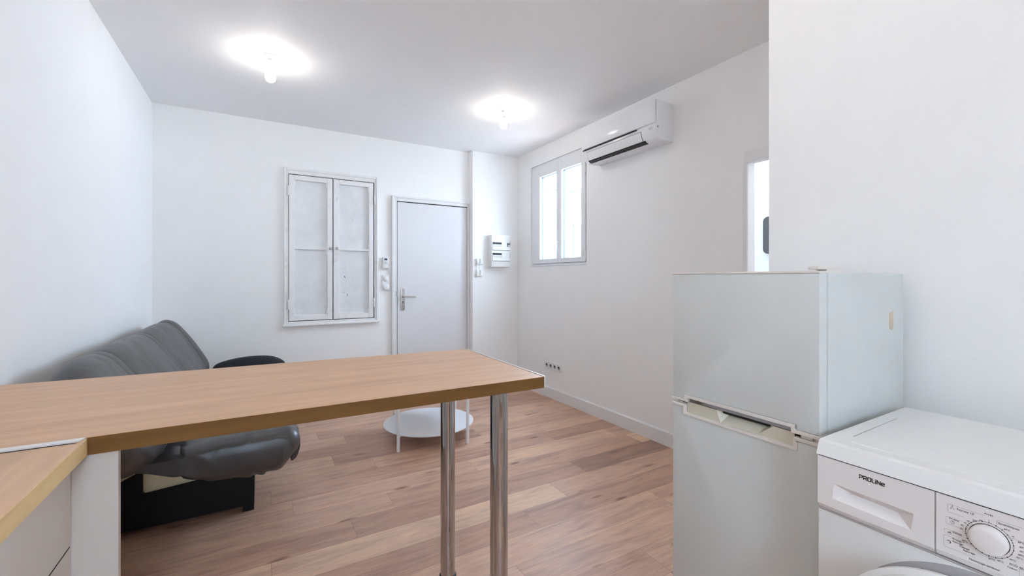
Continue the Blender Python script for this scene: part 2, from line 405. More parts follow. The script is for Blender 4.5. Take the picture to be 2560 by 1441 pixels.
# ---------------------------------------------------------------- shuttered glazed opening
w = thing('window_2', (.6, YB, .8), 'white painted casement cupboard window with four obscured panes and two knobs', 'window', kind='structure')
def f(bm):
    frame(bm, 'y', .183, 1.022, .802, 2.245, .022, YB - .020, YB + .0, .004)
    frame(bm, 'y', .205, 1.000, .824, 2.225, .016, YB - .012, YB + .06, .003, wt=.035)
    bx(bm, .170, 1.03, YB - .036, YB - .0, .795, .815, .006)
part('window_frame', M['oldpaint'], w, f)
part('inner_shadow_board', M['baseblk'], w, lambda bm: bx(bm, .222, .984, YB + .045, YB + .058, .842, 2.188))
def sash(x0, x1, gx0, gx1, knobx, yo):
    zb, zt, gz0, gz1, mz0, mz1 = .846, 2.182, .893, 2.137, 1.502, 1.524
    def f(bm):
        yf, yb2 = YB - .012 + yo, YB + .028 + yo
        bx(bm, x0, gx0, yf, yb2, zb, zt, .003); bx(bm, gx1, x1, yf, yb2, zb, zt, .003)
        bx(bm, gx0, gx1, yf, yb2, zb, gz0, .003); bx(bm, gx0, gx1, yf, yb2, gz1, zt, .003)
        bx(bm, gx0 - .004, gx1 + .004, yf + .004, yb2, mz0, mz1, .003)
        # chamfer stops on the stiles, as small wedges that widen the glass edge near the rails
        for (za, zc) in ((gz0, 1), (mz0, -1), (mz1, 1), (gz1, -1)):
            for sx, gx in ((1, gx0), (-1, gx1)):
                prism(bm, [(gx, za), (gx + sx * .010, za), (gx + sx * .010, za + zc * .035), (gx, za + zc * .07)], 'y', yf + .006, yb2 - .004)
    s = part('sash', M['oldpaint'], w, f)
    part('glass_pane', M['obscure'], s, lambda bm: bx(bm, gx0 - .003, gx1 + .003, YB + .012 + yo, YB + .018 + yo, mz1 - .004, gz1 + .003))
    part('glass_pane', M['obscure'], s, lambda bm: bx(bm, gx0 - .003, gx1 + .003, YB + .012 + yo, YB + .018 + yo, gz0 - .003, mz0 + .004))
    part('knob', M['nickel'], s, lambda bm: lathe(bm, [(.012, 0), (.012, -.003), (.006, -.006), (.006, -.014), (.012, -.018), (.014, -.024), (.011, -.031), (.004, -.034)], (knobx, YB - .012 + yo, 1.521), 'y', 20), True, 'metal knob')
    return s
s1 = sash(.224, .594, .268, .548, .574, -.006)
s2 = sash(.602, .972, .650, .930, .632, -.004)
part('stain', M['inkg'], s2, lambda bm: (prism(bm, [(.700, 1.262), (.712, 1.246), (.716, 1.232), (.708, 1.242), (.700, 1.252)], 'y', YB + .0065, YB + .008), bx(bm, .728, .733, YB + .0065, YB + .008, 1.065, 1.085), bx(bm, .698, .702, YB + .0065, YB + .008, 1.095, 1.102)), label='dark specks on the lower right pane')
for (hx, hz) in ((.218, 2.02), (.218, .98), (.985, 2.0), (.978, .98)):
    part('hinge', M['oldpaint'], w, lambda bm: lathe(bm, [(.004, 0), (.007, .004), (.007, .085), (.004, .09)], (hx, YB - .022, hz - .03), 'z', 10), True)

# ---------------------------------------------------------------- right-hand window and the courtyard beyond
w = thing('window_1', (XR + .04, 3.6, WZ0), 'white two-sash window below and beside the air conditioner', 'window', kind='structure')
def f(bm):
    frame(bm, 'x', WY0, WY1, WZ0, WZ1, .028, XR + .020, XR + .068, .002, wt=.035, wb=.02)
    bx(bm, XR - .008, XR + .02, WY0 - .0, WY1 - .0, WZ0 - .012, WZ0 - .0005, .002)
part('window_frame', M['pvc'], w, f)
def wsash(y0, y1, g0, g1):
    z0, z1, gz0, gz1 = 1.392, 2.425, 1.438, 2.322
    def f(bm):
        for (a, b, c0, c1) in ((y0, g0, z0, z1), (g1, y1, z0, z1), (g0, g1, z0, gz0), (g0, g1, gz1, z1)):
            bx(bm, XR + .002, XR + .060, a, b, c0, c1, .003)
    s = part('sash', M['pvc'], w, f)
    part('glass_pane', M['glass'], s, lambda bm: bx(bm, XR + .024, XR + .027, g0 + .0012, g1 - .0012, gz0 + .0012, gz1 - .0012))
    part('glass_spacer', M['spacer'], s, lambda bm: frame(bm, 'x', g0 + .0004, g1 - .0004, gz0 + .0004, gz1 - .0004, .003, XR + .028, XR + .046))
    part('glazing_gasket', M['spacer2'], s, lambda bm: frame(bm, 'x', g0 + .0004, g1 - .0004, gz0 + .0004, gz1 - .0004, .0025, XR + .0465, XR + .054))
    return s
wsash(3.560, 4.045, 3.590, 3.893)
sr = wsash(3.140, 3.557, 3.198, 3.508)
def f(bm):
    bx(bm, XR - .006, XR + .002, 3.553, 3.575, 1.545, 1.62, .002)
    tube(bm, [(XR - .004, 3.562, 1.60), (XR - .04, 3.562, 1.60)], .008, 10)
    tube(bm, [(XR - .038, 3.562, 1.604), (XR - .042, 3.564, 1.58), (XR - .042, 3.566, 1.50)], .0075, 10)
part('window_handle', M['plastic'], sr, f, True)
part('sash_gap', M['black'], w, lambda bm: (bx(bm, XR + .0205, XR + .05, 3.1285, 3.139, 1.392, 2.30), bx(bm, XR + .0185, XR + .0198, WY0 + .02, 4.045, 1.3905, 1.3925)))
for z in (1.43, 1.74, 2.24):
    part('hinge', M['pvc'], w, lambda bm: lathe(bm, [(.006, 0), (.0085, .004), (.0085, .075), (.006, .079)], (XR - .004, 3.131, z - .02), 'z', 12), True)

bm = N(); bx(bm, -14, 20, -14, 22, -3.2, -3.0)
struct('ground', bm, M['stone'], 'unseen courtyard ground added to block sky light from below', 'ground')  # added slab, keeps sky light from shining up through the windows
# neighbouring building across the court
nb = thing('neighbouring_building', (6.2, 7.6, 0), 'pale rendered building across the courtyard seen through the window', 'building')
def face_pt(o2, ang, s, dpt, z):   # point along a facade that starts at o2
    ca, sa = math.cos(ang), math.sin(ang)
    return (o2[0] + s * ca - dpt * sa, o2[1] + s * sa + dpt * ca, z)
def fbox(bm, o2, ang, s0, s1, d0, d1, z0, z1):
    vs = [bm.verts.new(face_pt(o2, ang, s, dd, z)) for z in (z0, z1) for s, dd in ((s0, d0), (s1, d0), (s1, d1), (s0, d1))]
    fs = [bm.faces.new([vs[i] for i in q]) for q in ((3, 2, 1, 0), (4, 5, 6, 7), (0, 1, 5, 4), (1, 2, 6, 5), (2, 3, 7, 6), (3, 0, 4, 7))]
    bmesh.ops.recalc_face_normals(bm, faces=fs)
CO = (5.28, 7.20); A1 = math.radians(160); A2 = math.radians(8)
TOPZ = 3.02
part('wall', M['facade'], nb, lambda bm: (fbox(bm, CO, A1, 0, 3.2, -.25, 0, -3, TOPZ), fbox(bm, CO, A2, 0, 4.2, 0, .25, -3, TOPZ)))
part('cornice', M['stone'], nb, lambda bm: (fbox(bm, CO, A1, -.05, 3.2, -.05, .16, TOPZ, TOPZ + .12), fbox(bm, CO, A1, -.05, 3.2, -.05, .08, TOPZ - .30, TOPZ),
     fbox(bm, CO, A2, -.1, 4.2, -.16, .05, TOPZ, TOPZ + .12), fbox(bm, CO, A2, -.05, 4.2, -.06, .05, TOPZ - .22, TOPZ)))
def nwin(o2, ang, s0, s1, sg, z0, z1):
    d0, d1 = (0, sg * .05)
    wf = part('window', M['pvc'], nb, lambda bm: (fbox(bm, o2, ang, s0, s0 + .09, d0, d1, z0, z1), fbox(bm, o2, ang, s1 - .09, s1, d0, d1, z0, z1), fbox(bm, o2, ang, (s0 + s1) / 2 - .05, (s0 + s1) / 2 + .05, d0, d1, z0, z1), fbox(bm, o2, ang, s0, s1, d0, d1, z1 - .09, z1), fbox(bm, o2, ang, s0, s1, d0, d1, z0, z0 + .09)))
    part('pane', M['greyglass'], wf, lambda bm: fbox(bm, o2, ang, s0 + .09, s1 - .09, d0, sg * .01, z0 + .09, z1 - .09))
nwin(CO, A1, .10, .95, 1, -.2, 2.45)
nwin(CO, A2, .12, .85, -1, -.2, 2.45)

# ---------------------------------------------------------------- bathroom wall piece seen through the doorway
bm = N(); pts = []
for (cy, cz, a0) in ((2.215, 1.745, 0), (1.945, 1.745, 90), (1.945, 1.50, 180), (2.215, 1.50, 270)):
    for k in range(7): pts.append((cy + .045 * math.cos(math.radians(a0 + 15 * k)), cz + .045 * math.sin(math.radians(a0 + 15 * k))))
prism(bm, pts, 'x', 3.93, 4.0, .006)
tag(obj('wall_mirror', bm, M['darkgrey']), 'dark grey rounded object hanging on the wall beyond the doorway', 'mirror')

# ---------------------------------------------------------------- ceiling bulbs
def make_bulb(x, y, label, mat='bulb'):
    t = thing('ceiling_light', (x, y, HC), label, 'ceiling light', 'bare bulb ceiling lights')
    part('ceiling_plate', M['plastic'], t, lambda bm: lathe(bm, [(.052, 0), (.054, -.004), (.050, -.010), (.030, -.013), (.012, -.014)], (x, y, HC), 'z', 36), True)
    part('lamp_holder', M['plastic'], t, lambda bm: lathe(bm, [(.010, -.012), (.014, -.016), (.0165, -.03), (.0165, -.052), (.019, -.056), (.019, -.072), (.014, -.076)], (x, y, HC), 'z', 24), True)
    part('bulb', M[mat], t, lambda bm: lathe(bm, [(.013, -.072), (.014, -.082), (.022, -.094), (.029, -.108), (.0315, -.124), (.029, -.140), (.020, -.152), (.008, -.158)], (x, y, HC), 'z', 28), True, 'glowing white globe bulb')
    return t
l1 = make_bulb(.055, 3.16, 'bare glowing bulb on a white ceiling plate, the left and nearer one in view')
def copy_thing(root, loc, label):
    c = root.copy(); COL.objects.link(c); c.location = loc; c['label'] = label
    for ch in list(root.children):
        k = ch.copy(); COL.objects.link(k); k.parent = c
        for g in ch.children:
            k2 = g.copy(); COL.objects.link(k2); k2.parent = k
    return c
copy_thing(l1, (1.755, 3.17, HC), 'bare glowing bulb on a white ceiling plate, the right one nearer the air conditioner')
l3 = make_bulb(.80, .95, 'bare glowing bulb on the ceiling above the bar counter, outside the picture', 'bulbk')

copy_thing(l3, (.25, -.75, HC), 'unseen bare bulb added on the kitchen ceiling behind the viewer as fill light')  # added fill lamp for fridge, washer and near floor
copy_thing(l3, (3.3, 1.1, HC), 'unseen bare bulb added on the ceiling beyond the doorway to brighten that room')  # added lamp that brightens the wall seen through the doorway

# ---------------------------------------------------------------- air conditioner
AY0, AY1 = 2.145, 2.935
ac = thing('air_conditioner', (XR, 2.54, 2.235), 'white split air conditioner mounted on the right wall above the window corner', 'air conditioner')
bodyp = [(XR, 2.230), (XR, 2.497), (2.535, 2.512), (2.47, 2.512), (2.42, 2.500), (2.412, 2.34), (2.415, 2.300), (2.422, 2.270), (2.434, 2.247), (2.452, 2.232), (2.48, 2.226)]
part('casing', M['ac'], ac, lambda bm: prism(bm, bodyp, 'y', AY0, AY1, .004), True)
panel = [(2.425, 2.506), (2.400, 2.497), (2.392, 2.45), (2.389, 2.40), (2.392, 2.35), (2.398, 2.338), (2.414, 2.335), (2.414, 2.50)]
part('front_panel', M['ac'], ac, lambda bm: prism(bm, panel, 'y', AY0 + .001, AY1 - .001, .002), True)
part('panel_gap', M['black'], ac, lambda bm: prism(bm, [(2.402, 2.3345), (2.402, 2.3285), (2.43, 2.3285), (2.43, 2.3345)], 'y', AY0 + .17, AY1 - .004))
FLP = [(2.4105, 2.306), (2.413, 2.290), (2.4175, 2.270), (2.4285, 2.2475), (2.4330, 2.2425)]
part('air_flap', M['ac'], ac, lambda bm: prism(bm, FLP + [(2.446, 2.250), (2.440, 2.306)], 'y', AY0 + .135, AY1 - .05, .001), True)
FO = [(x + .0022, z) for x, z in FLP] + [(2.446, 2.250), (2.440, 2.306)]
part('flap_outline', M['inkg'], ac, lambda bm: (prism(bm, [(2.4105, 2.3095), (2.4105, 2.3065), (2.44, 2.3065), (2.44, 2.3095)], 'y', AY0 + .132, AY1 - .047),
     prism(bm, FO, 'y', AY0 + .1315, AY0 + .1345), prism(bm, FO, 'y', AY1 - .0495, AY1 - .0465)))
part('air_outlet', M['black'], ac, lambda bm: prism(bm, [(2.4335, 2.2415), (2.4365, 2.2375), (2.4515, 2.2265), (2.470, 2.2245), (2.470, 2.245), (2.44, 2.246)], 'y', AY0 + .115, AY1 - .045))
part('louvre', M['inkg'], ac, lambda bm: [prism(bm, [(2.4405 + .008 * k, 2.2335 - .0050 * k), (2.4415 + .008 * k, 2.2325 - .0050 * k), (2.46, 2.236), (2.46, 2.237)], 'y', AY0 + .125, AY1 - .055) for k in range(2)])
part('side_seam', M['inkg'], ac, lambda bm: [tube(bm, [(2.424, AY0 - .0002, 2.506), (2.4205, AY0 - .0002, 2.45), (2.4195, AY0 - .0002, 2.40), (2.422, AY0 - .0002, 2.35), (2.408, AY0 - .0002, 2.335)], .0011, 6)])
part('label_sticker', M['sticker'], ac, lambda bm: prism(bm, [(2.4095, 2.318), (2.4135, 2.298), (2.42, 2.298), (2.42, 2.318)], 'y', AY0 + .025, AY0 + .06))
def f(bm):   # small black energy mark on the side
    for k in range(2): bx(bm, 2.434 + .006 * k, 2.4385 + .006 * k, AY0 - .0008, AY0 + .001, 2.308 - .009 * 0, 2.322)
    bx(bm, 2.434, 2.4445, AY0 - .0008, AY0 + .001, 2.3135, 2.3165)
part('side_mark', M['inkg'], ac, f)
part('cable_loop', M['plastic'], ac, lambda bm: tube(bm, [(2.515, 2.62, 2.227), (2.495, 2.605, 2.221), (2.490, 2.58, 2.223), (2.470, 2.54, 2.224), (2.475, 2.51, 2.224), (2.51, 2.49, 2.227)], .003, 8), True)

# ---------------------------------------------------------------- small wall fittings
t = thing('remote_control', (1.09, YB, 1.33), 'small white remote control in a wall holder above the round switches', 'remote control')
part('body', M['plastic'], t, lambda bm: bx(bm, 1.064, 1.120, YB - .030, YB - .006, 1.335, 1.450, .006), True)
part('wall_holder', M['plastic'], t, lambda bm: (bx(bm, 1.058, 1.125, YB - .006, YB - .0005, 1.33, 1.43, .002), bx(bm, 1.058, 1.064, YB - .028, YB - .006, 1.33, 1.385, .001), bx(bm, 1.120, 1.1255, YB - .028, YB - .006, 1.33, 1.385, .001)))
part('display', M['lcd'], t, lambda bm: bx(bm, 1.078, 1.107, YB - .0312, YB - .0298, 1.416, 1.436, .0004))
for (bxx, bz) in ((1.083, 1.398), (1.102, 1.398), (1.083, 1.380), (1.102, 1.380), (1.093, 1.389)):
    part('button', M['greybtn'], t, lambda bm: lathe(bm, [(.0045, 0), (.0045, -.002), (.003, -.003)], (bxx, YB - .030, bz), 'y', 12), True)
t = thing('light_switch', (1.1, YB, 1.11), 'white double wall plate with two round switches beside the entry door', 'light switch')
part('wall_plate', M['plastic'], t, lambda bm: bx(bm, 1.063, 1.136, YB - .012, YB - .0005, 1.112, 1.268, .003))
for z, r in ((1.229, .024), (1.150, .030)):
    part('switch_button', M['plastic'], t, lambda bm: lathe(bm, [(r + .003, 0), (r + .003, -.003), (r, -.0035), (r, -.008), (r - .004, -.010)], (1.100, YB - .012, z), 'y', 32), True)
    part('button_ring', M['greybtn'], t, lambda bm: lathe(bm, [(r + .0045, 0), (r + .0045, -.0012)], (1.100, YB - .0115, z), 'y', 32), True)

t = thing('fuse_box', (2.34, YS, 1.36), 'white wall fuse box with two rows of breakers beside the window corner', 'fuse box')
x0, x1, yf = 2.212, 2.452, YS - .085
part('housing', M['plastic'], t, lambda bm: bx(bm, x0, x1, yf, YS - .0005, 1.362, 1.720, .005), True)
for (z0, z1) in ((1.590, 1.640), (1.470, 1.518)):
    o = part('breaker_row', M['greybtn'], t, lambda bm: bx(bm, x0 + .012, x0 + .125, yf - .004, yf + .002, z0, z1, .001))
    part('breaker_levers', M['ink'], o, lambda bm: [bx(bm, x0 + .014 + .0155 * k, x0 + .0275 + .0155 * k, yf - .009, yf - .0035, z0 + .026, z0 + .044, .001) for k in range(7)])
    part('breaker_faces', M['plastic'], o, lambda bm: [bx(bm, x0 + .0145 + .0155 * k, x0 + .027 + .0155 * k, yf - .0055, yf - .0035, z0 + .004, z0 + .022) for k in range(7)])
    part('row_cover', M['plastic'], t, lambda bm: bx(bm, x0 + .008, x1 - .008, yf - .012, yf + .001, z0 - .040, z0 - .003, .003), label='glossy white strip below the breakers')
o = part('meter_module', M['inkg'], t, lambda bm: bx(bm, x1 - .045, x1 - .006, yf - .006, yf + .002, 1.590, 1.632, .001))
part('module_face', M['plastic'], o, lambda bm: bx(bm, x1 - .038, x1 - .008, yf - .008, yf - .005, 1.594, 1.606))
part('blank_cover', M['plastic'], t, lambda bm: bx(bm, x0 + .130, x1 - .012, yf - .003, yf + .001, 1.470, 1.518, .001))
part('edge_groove', M['inkg'], t, lambda bm: (bx(bm, x1 - .0065, x1 - .004, yf - .001, yf + .001, 1.46, 1.525), bx(bm, x1 - .0065, x1 - .004, yf - .001, yf + .001, 1.575, 1.655), bx(bm, x0 + .01, x1 - .01, yf - .0008, yf + .001, 1.425, 1.428), bx(bm, x0 + .01, x1 - .01, yf - .0008, yf + .001, 1.544, 1.547)))
t = thing('intercom_bracket', (2.09, YS, 1.26), 'empty white intercom mounting bracket left of the fuse box', 'wall bracket')
def f(bm):
    bx(bm, 2.062, 2.112, YS - .006, YS - .0005, 1.262, 1.452, .002)
    for (z0, z1) in ((1.262, 1.325), (1.390, 1.452)):
        bx(bm, 2.060, 2.068, YS - .024, YS - .005, z0, z1, .002); bx(bm, 2.108, 2.116, YS - .024, YS - .005, z0, z1, .002)
        bx(bm, 2.060, 2.116, YS - .024, YS - .005, z0, z0 + .008, .002)
        bx(bm, 2.078, 2.098, YS - .012, YS - .005, z0 + .018, z0 + .045, .002)
        bx(bm, 2.114, 2.136, YS - .018, YS - .006, z0 + .002, z0 + .013, .002)
part('bracket_plate', M['plastic'], t, f)

t = thing('socket_strip', (XR, 3.63, .29), 'white plate of four round sockets low on the right wall', 'socket')
part('wall_plate', M['plastic'], t, lambda bm: bx(bm, XR - .011, XR - .0005, 3.492, 3.776, .292, .368, .003))
for k in range(4):
    y = 3.528 + .0705 * k
    so = part('socket', M['plastic'], t, lambda bm: lathe(bm, [(.031, 0), (.031, -.004), (.026, -.0045), (.0245, -.0015)], (XR - .011, y, .330), 'x', 28), True)
    part('socket_well', M['greybtn'], so, lambda bm: lathe(bm, [(.020, -.0002), (.020, -.0022)], (XR - .011, y, .330), 'x', 24), True)
    part('pin_hole', M['black'], so, lambda bm: (lathe(bm, [(.0035, -.0022), (.0035, -.003)], (XR - .011, y - .0095, .330), 'x', 10), lathe(bm, [(.0035, -.0022), (.0035, -.003)], (XR - .011, y + .0095, .330), 'x', 10), lathe(bm, [(.0095, -.0022), (.0095, -.0028)], (XR - .011, y + .002, .337), 'x', 14)))

# ---------------------------------------------------------------- bar counter on chrome legs
BT, BB = .90, .862
NRx = .843
near = [(NRx, 1.236), (-.319, 1.254), (XL, 1.262)]
far = [(XL, 2.002), (.2, 1.950), (.846, 1.905)]
bar = thing('bar_counter', (.1, 1.6, 0), 'oak-look bar counter reaching into the room on two chrome legs', 'bar counter')
part('worktop', M['barwood'], bar, lambda bm: prism(bm, near[:1] + [(-.319, 1.254), (XL + .001, 1.262), (XL + .001, 2.002), (.2, 1.950), (.846, 1.905)], 'z', BB, BT - .0002, .0008))
part('edge_band', M['baredge'], bar, lambda bm: prism(bm, [(NRx, 1.236), (-.319, 1.254), (-.319, 1.2525), (NRx, 1.2345)], 'z', BB, BT - .0006), label='front edge band, its brown darkened to carry the shade')
part('end_strip', M['alu'], bar, lambda bm: prism(bm, [(NRx + .001, 1.235), (.847, 1.906), (.852, 1.906), (NRx + .006, 1.235)], 'z', BB, BT + .0025, .0008), label='thin pale metal strip on the free end')
def leg(x, y):
    l = part('leg', M['chrome'], bar, lambda bm: lathe(bm, [(.030, .008), (.030, BB - .004), (.030, BB - .001)], (x, y, 0), 'z', 48), True, 'round chrome leg')
    part('foot_ring', M['rubber'], l, lambda bm: lathe(bm, [(.034, 0), (.035, .003), (.034, .012), (.0305, .014)], (x, y, 0), 'z', 40), True, 'black foot ring')
leg(.693, 1.283); leg(.672, 1.690)

# ---------------------------------------------------------------- kitchen run on the left
t = thing('kitchen_worktop', (-.53, .4, 0), 'oak-look kitchen worktop meeting the bar counter at lower left', 'worktop')
part('worktop', M['runwood'], t, lambda bm: prism(bm, [(XL + .001, -1.4), (-.3205, -1.4), (-.3205, 1.2515), (XL + .001, 1.2585)], 'z', BB, BT - .003, .0006))
part('edge_band', M['runedge'], t, lambda bm: bx(bm, -.3205, -.319, -1.4, 1.2515, BB, BT - .0034), label='pale oak edge band')
part('joint_strip', M['alu'], t, lambda bm: prism(bm, [(XL + .001, 1.242), (-.330, 1.233), (-.321, 1.2505), (XL + .001, 1.259)], 'z', BT - .003, BT + .0015, .0006), label='pale metal joint strip between the two worktops')
part('joint_gap', M['black'], t, lambda bm: prism(bm, [(XL + .001, 1.2385), (-.334, 1.2295), (-.330, 1.233), (XL + .001, 1.242)], 'z', BT - .003, BT - .0022))
t = thing('drawer_cabinet', (-.53, .8, 0), 'white drawer cabinet under the left kitchen worktop', 'cabinet')
part('carcass', M['cabinet'], t, lambda bm: bx(bm, XL + .002, -.366, .45, 1.266, .10, BB - .001))
part('plinth', M['cabinet'], t, lambda bm: bx(bm, XL + .002, -.40, .45, 1.266, 0, .10))
for z0, z1 in ((.6730, BB - .004), (.395, .6680), (.11, .391)):
    part('drawer_front', M['cabinet'], t, lambda bm: bx(bm, -.3655, -.348, .453, 1.267, z0, z1, .0012))
part('front_gap', M['black'], t, lambda bm: bx(bm, -.3665, -.3495, .455, 1.266, .6675, .6735))
t2 = thing('base_cabinet', (-.53, -.4, 0), 'white kitchen base cabinet at the lower left edge, nearest the viewer', 'cabinet')
part('carcass', M['cabinet'], t2, lambda bm: bx(bm, XL + .002, -.366, -1.4, .449, .10, BB - .001))
part('plinth', M['cabinet'], t2, lambda bm: bx(bm, XL + .002, -.40, -1.4, .449, 0, .10))
for a, b in ((-1.397, -.78), (-.777, -.165), (-.162, .447)):
    part('cabinet_door', M['cabinet'], t2, lambda bm: bx(bm, -.3655, -.348, a, b, .11, BB - .004, .0012))
bm = N(); bx(bm, XL + .0015, -.272, 1.2685, 1.287, 0, BB - .001, .0008)
tag(obj('end_panel', bm, M['cabinet']), 'upright white panel carrying the bar counter beside the drawers', 'panel')

# ---------------------------------------------------------------- coffee table
ctc = (1.146, 3.273)
t = thing('coffee_table', (ctc[0], ctc[1], 0), 'round white two-tier coffee table behind the bar legs', 'coffee table')
def rim(r, z0, z1):
    return lambda bm: lathe(bm, [(r - .004, z0), (r, z0 + .002), (r, z1 - .002), (r - .003, z1)], (ctc[0], ctc[1], 0), 'z', 72)
part('table_top', M['metalwhite'], t, rim(.348, .432, .444), True)
part('lower_shelf', M['metalwhite'], t, rim(.345, .111, .120), True)
for ang in (-146.5, -57, 33, 123):
    v2 = Vector((math.cos(math.radians(ang)), math.sin(math.radians(ang)))) * .3565
    px, py = ctc[0] + v2.x, ctc[1] + v2.y
    l = part('leg', M['metalwhite'], t, lambda bm: lathe(bm, [(.009, 0), (.0115, .003), (.0115, .43), (.010, .436)], (px, py, 0), 'z', 16), True)
    part('shelf_bracket', M['metalwhite'], l, lambda bm: tube(bm, [(px - v2.x * .02, py - v2.y * .02, .104), (px - v2.x * .16, py - v2.y * .16, .109)], .006, 8))

# ---------------------------------------------------------------- fridge
FY0, FY1, FX, FG, FB, FT = .545, .985, 1.192, 1.232, 1.70, 1.256
fr_ = thing('refrigerator', (1.45, .765, 0), 'tall pale grey two-door fridge freezer beside the washing machine', 'fridge')
part('body', M['fridge'], fr_, lambda bm: bx(bm, FG + .006, FB, FY0 + .002, FY1 - .002, .03, FT - .003, .004))
part('door_gasket', M['black'], fr_, lambda bm: (bx(bm, FG - .001, FG + .0065, FY0 + .006, FY1 - .006, .87, FT - .012), bx(bm, FG - .001, FG + .0065, FY0 + .006, FY1 - .006, .05, .80)))
ud = part('freezer_door', M['fridge'], fr_, lambda bm: prism(bm, [(FY1, FT - .004), (FY1, .848), (.9385, .848), (.9385, .861), (.6005, .861), (.6005, .848), (FY0, .848), (FY0, FT - .004)], 'x', FX, FG, .004), True)
part('door_cap', M['cream'], ud, lambda bm: bx(bm, FX - .001, FG, FY0 - .0008, FY1 + .0008, FT - .0045, FT + .001, .0015))
# bottom trim of the freezer door, raised over the grip
tr_pts = [(FY1 + .001, .848), (.940, .848), (.937, .851), (.937, .861), (.602, .861), (.602, .851), (.599, .848), (FY0 - .001, .848),
          (FY0 - .001, .839), (.609, .839), (.611, .841), (.611, .852), (.929, .852), (.929, .841), (.927, .839), (FY1 + .001, .839)]
part('door_trim', M['cream'], ud, lambda bm: prism(bm, tr_pts, 'x', FX - .003, FG, .0012))
part('grip_strip', M['chrome'], ud, lambda bm: bx(bm, FX + .005, FX + .03, .6115, .9285, .8405, .852, .001), label='chrome strip under the freezer door')
ld_pts = [(FY1, .03), (FY1, .820), (.947, .820), (.944, .817), (.944, .796), (.597, .796), (.597, .817), (.594, .820), (FY0, .820), (FY0, .03)]
ld = part('fridge_door', M['fridge'], fr_, lambda bm: prism(bm, ld_pts, 'x', FX, FG, .002), True)
lt_pts = [(FY1 + .001, .830), (.938, .830), (.935, .827), (.935, .806), (.932, .803), (.609, .803), (.606, .806), (.606, .827), (.603, .830), (FY0 - .001, .830),
          (FY0 - .001, .821), (.599, .821), (.596, .818), (.596, .797), (.598, .795), (.943, .795), (.945, .797), (.945, .818), (.942, .821), (FY1 + .001, .821)]
part('door_trim', M['cream'], ld, lambda bm: prism(bm, lt_pts, 'x', FX - .003, FX + .012, .0015), True)
def f(bm):   # ivory grip pocket with a scooped middle
    x2, x3, zt, zb, zs = FX + .0085, FX + .032, .8385, .8025, .8275
    P = lambda y, z, x: bm.verts.new((x, y, z))
    L0, L1 = P(.934, zt, x2), P(.934, zb, x2); a, b_ = P(.831, zt, x2), P(.817, zb, x2); c, dd = P(.705, zb, x2), P(.661, zt, x2); R0, R1 = P(.607, zt, x2), P(.607, zb, x2)
    e, h, eu, hu = P(.803, zs, x3), P(.688, zs, x3), P(.803, zt, x3), P(.688, zt, x3)
    for q in ((L0, L1, b_, a), (b_, c, h, e), (a, b_, e), (c, dd, h), (dd, c, R1, R0), (e, h, hu, eu), (a, e, eu), (dd, hu, h)): bm.faces.new(q)
    bmesh.ops.recalc_face_normals(bm, faces=bm.faces[:])
part('grip_pocket', M['creamin'], ld, f, label='ivory scooped grip pocket')
part('door_gap', M['black'], fr_, lambda bm: bx(bm, FX + .02, FG, FY0 + .004, FY1 - .004, .830, .8388))
part('middle_hinge', M['cream'], fr_, lambda bm: (bx(bm, FX + .003, FX + .03, .562, .590, .8308, .8382, .001), lathe(bm, [(.010, .8300), (.010, .8385)], (FX + .016, .553, 0), 'z', 16)))
part('top_hinge', M['cream'], fr_, lambda bm: (bx(bm, FX + .006, FG + .085, FY0 + .006, FY0 + .030, FT + .005, FT + .014, .002), bx(bm, FG + .008, FG + .085, FY0 + .006, FY0 + .030, FT - .0035, FT + .006)), label='cream top hinge cover')
part('tape', M['tape'], fr_, lambda bm: prism(bm, [(1.598, 1.137), (1.622, 1.141), (1.624, 1.094), (1.612, 1.086), (1.598, 1.092)], 'y', FY0 + .0008, FY0 + .0022), label='yellowed scrap of tape on the side')
for (x, y) in ((1.26, .58), (1.26, .95), (1.66, .58), (1.66, .95)):
    part('foot', M['rubber'], fr_, lambda bm: lathe(bm, [(.018, 0), (.018, .031)], (x, y, 0), 'z', 16))

# ---------------------------------------------------------------- washing machine
WX, WB, WYL, WYR = 1.110, 1.605, .512, -.085
wm = thing('washing_machine', (1.36, .21, 0), 'white front-loading washing machine with a programme dial in the lower right corner', 'washing machine')
part('body', M['washer'], wm, lambda bm: prism(bm, [(WX + .003, .015), (WX + .003, .7125), (WX + .032, .7125), (WX + .032, .8335), (WB, .8335), (WB, .015)], 'y', WYR, WYL, .002))
# lid with a sloping front and a shallow panel
def f(bm):
    prism(bm, [(WX - .002, .8355), (WX + .012, .866 - .003), (WX + .020, .867), (WB + .004, .867), (WB + .006, .862), (WB + .006, .8355)], 'y', WYR - .003, WYL + .003, .0015)
part('lid', M['washer'], wm, f)
part('lid_groove', M['washerg'], wm, lambda bm: prism(bm, [(1.205, .478), (1.455, .482), (1.455, .4835), (1.205, .4805)], 'z', .8665, .8675))
part('lid_gap', M['black'], wm, lambda bm: bx(bm, WX + .0012, WX + .02, WYR + .002, WYL - .002, .8330, .8357))
part('lid_panel', M['washer'], wm, lambda bm: bx(bm, WX + .05, WB - .03, WYR + .03, WYL - .045, .8665, .8683, .0015))
# fascia: right-hand control part
part('control_panel', M['washer2'], wm, lambda bm: prism(bm, [(WX, .8328), (WX, .726), (WX + .004, .716), (WX + .03, .712), (WX + .03, .8328)], 'y', WYR, .3098, .0012))
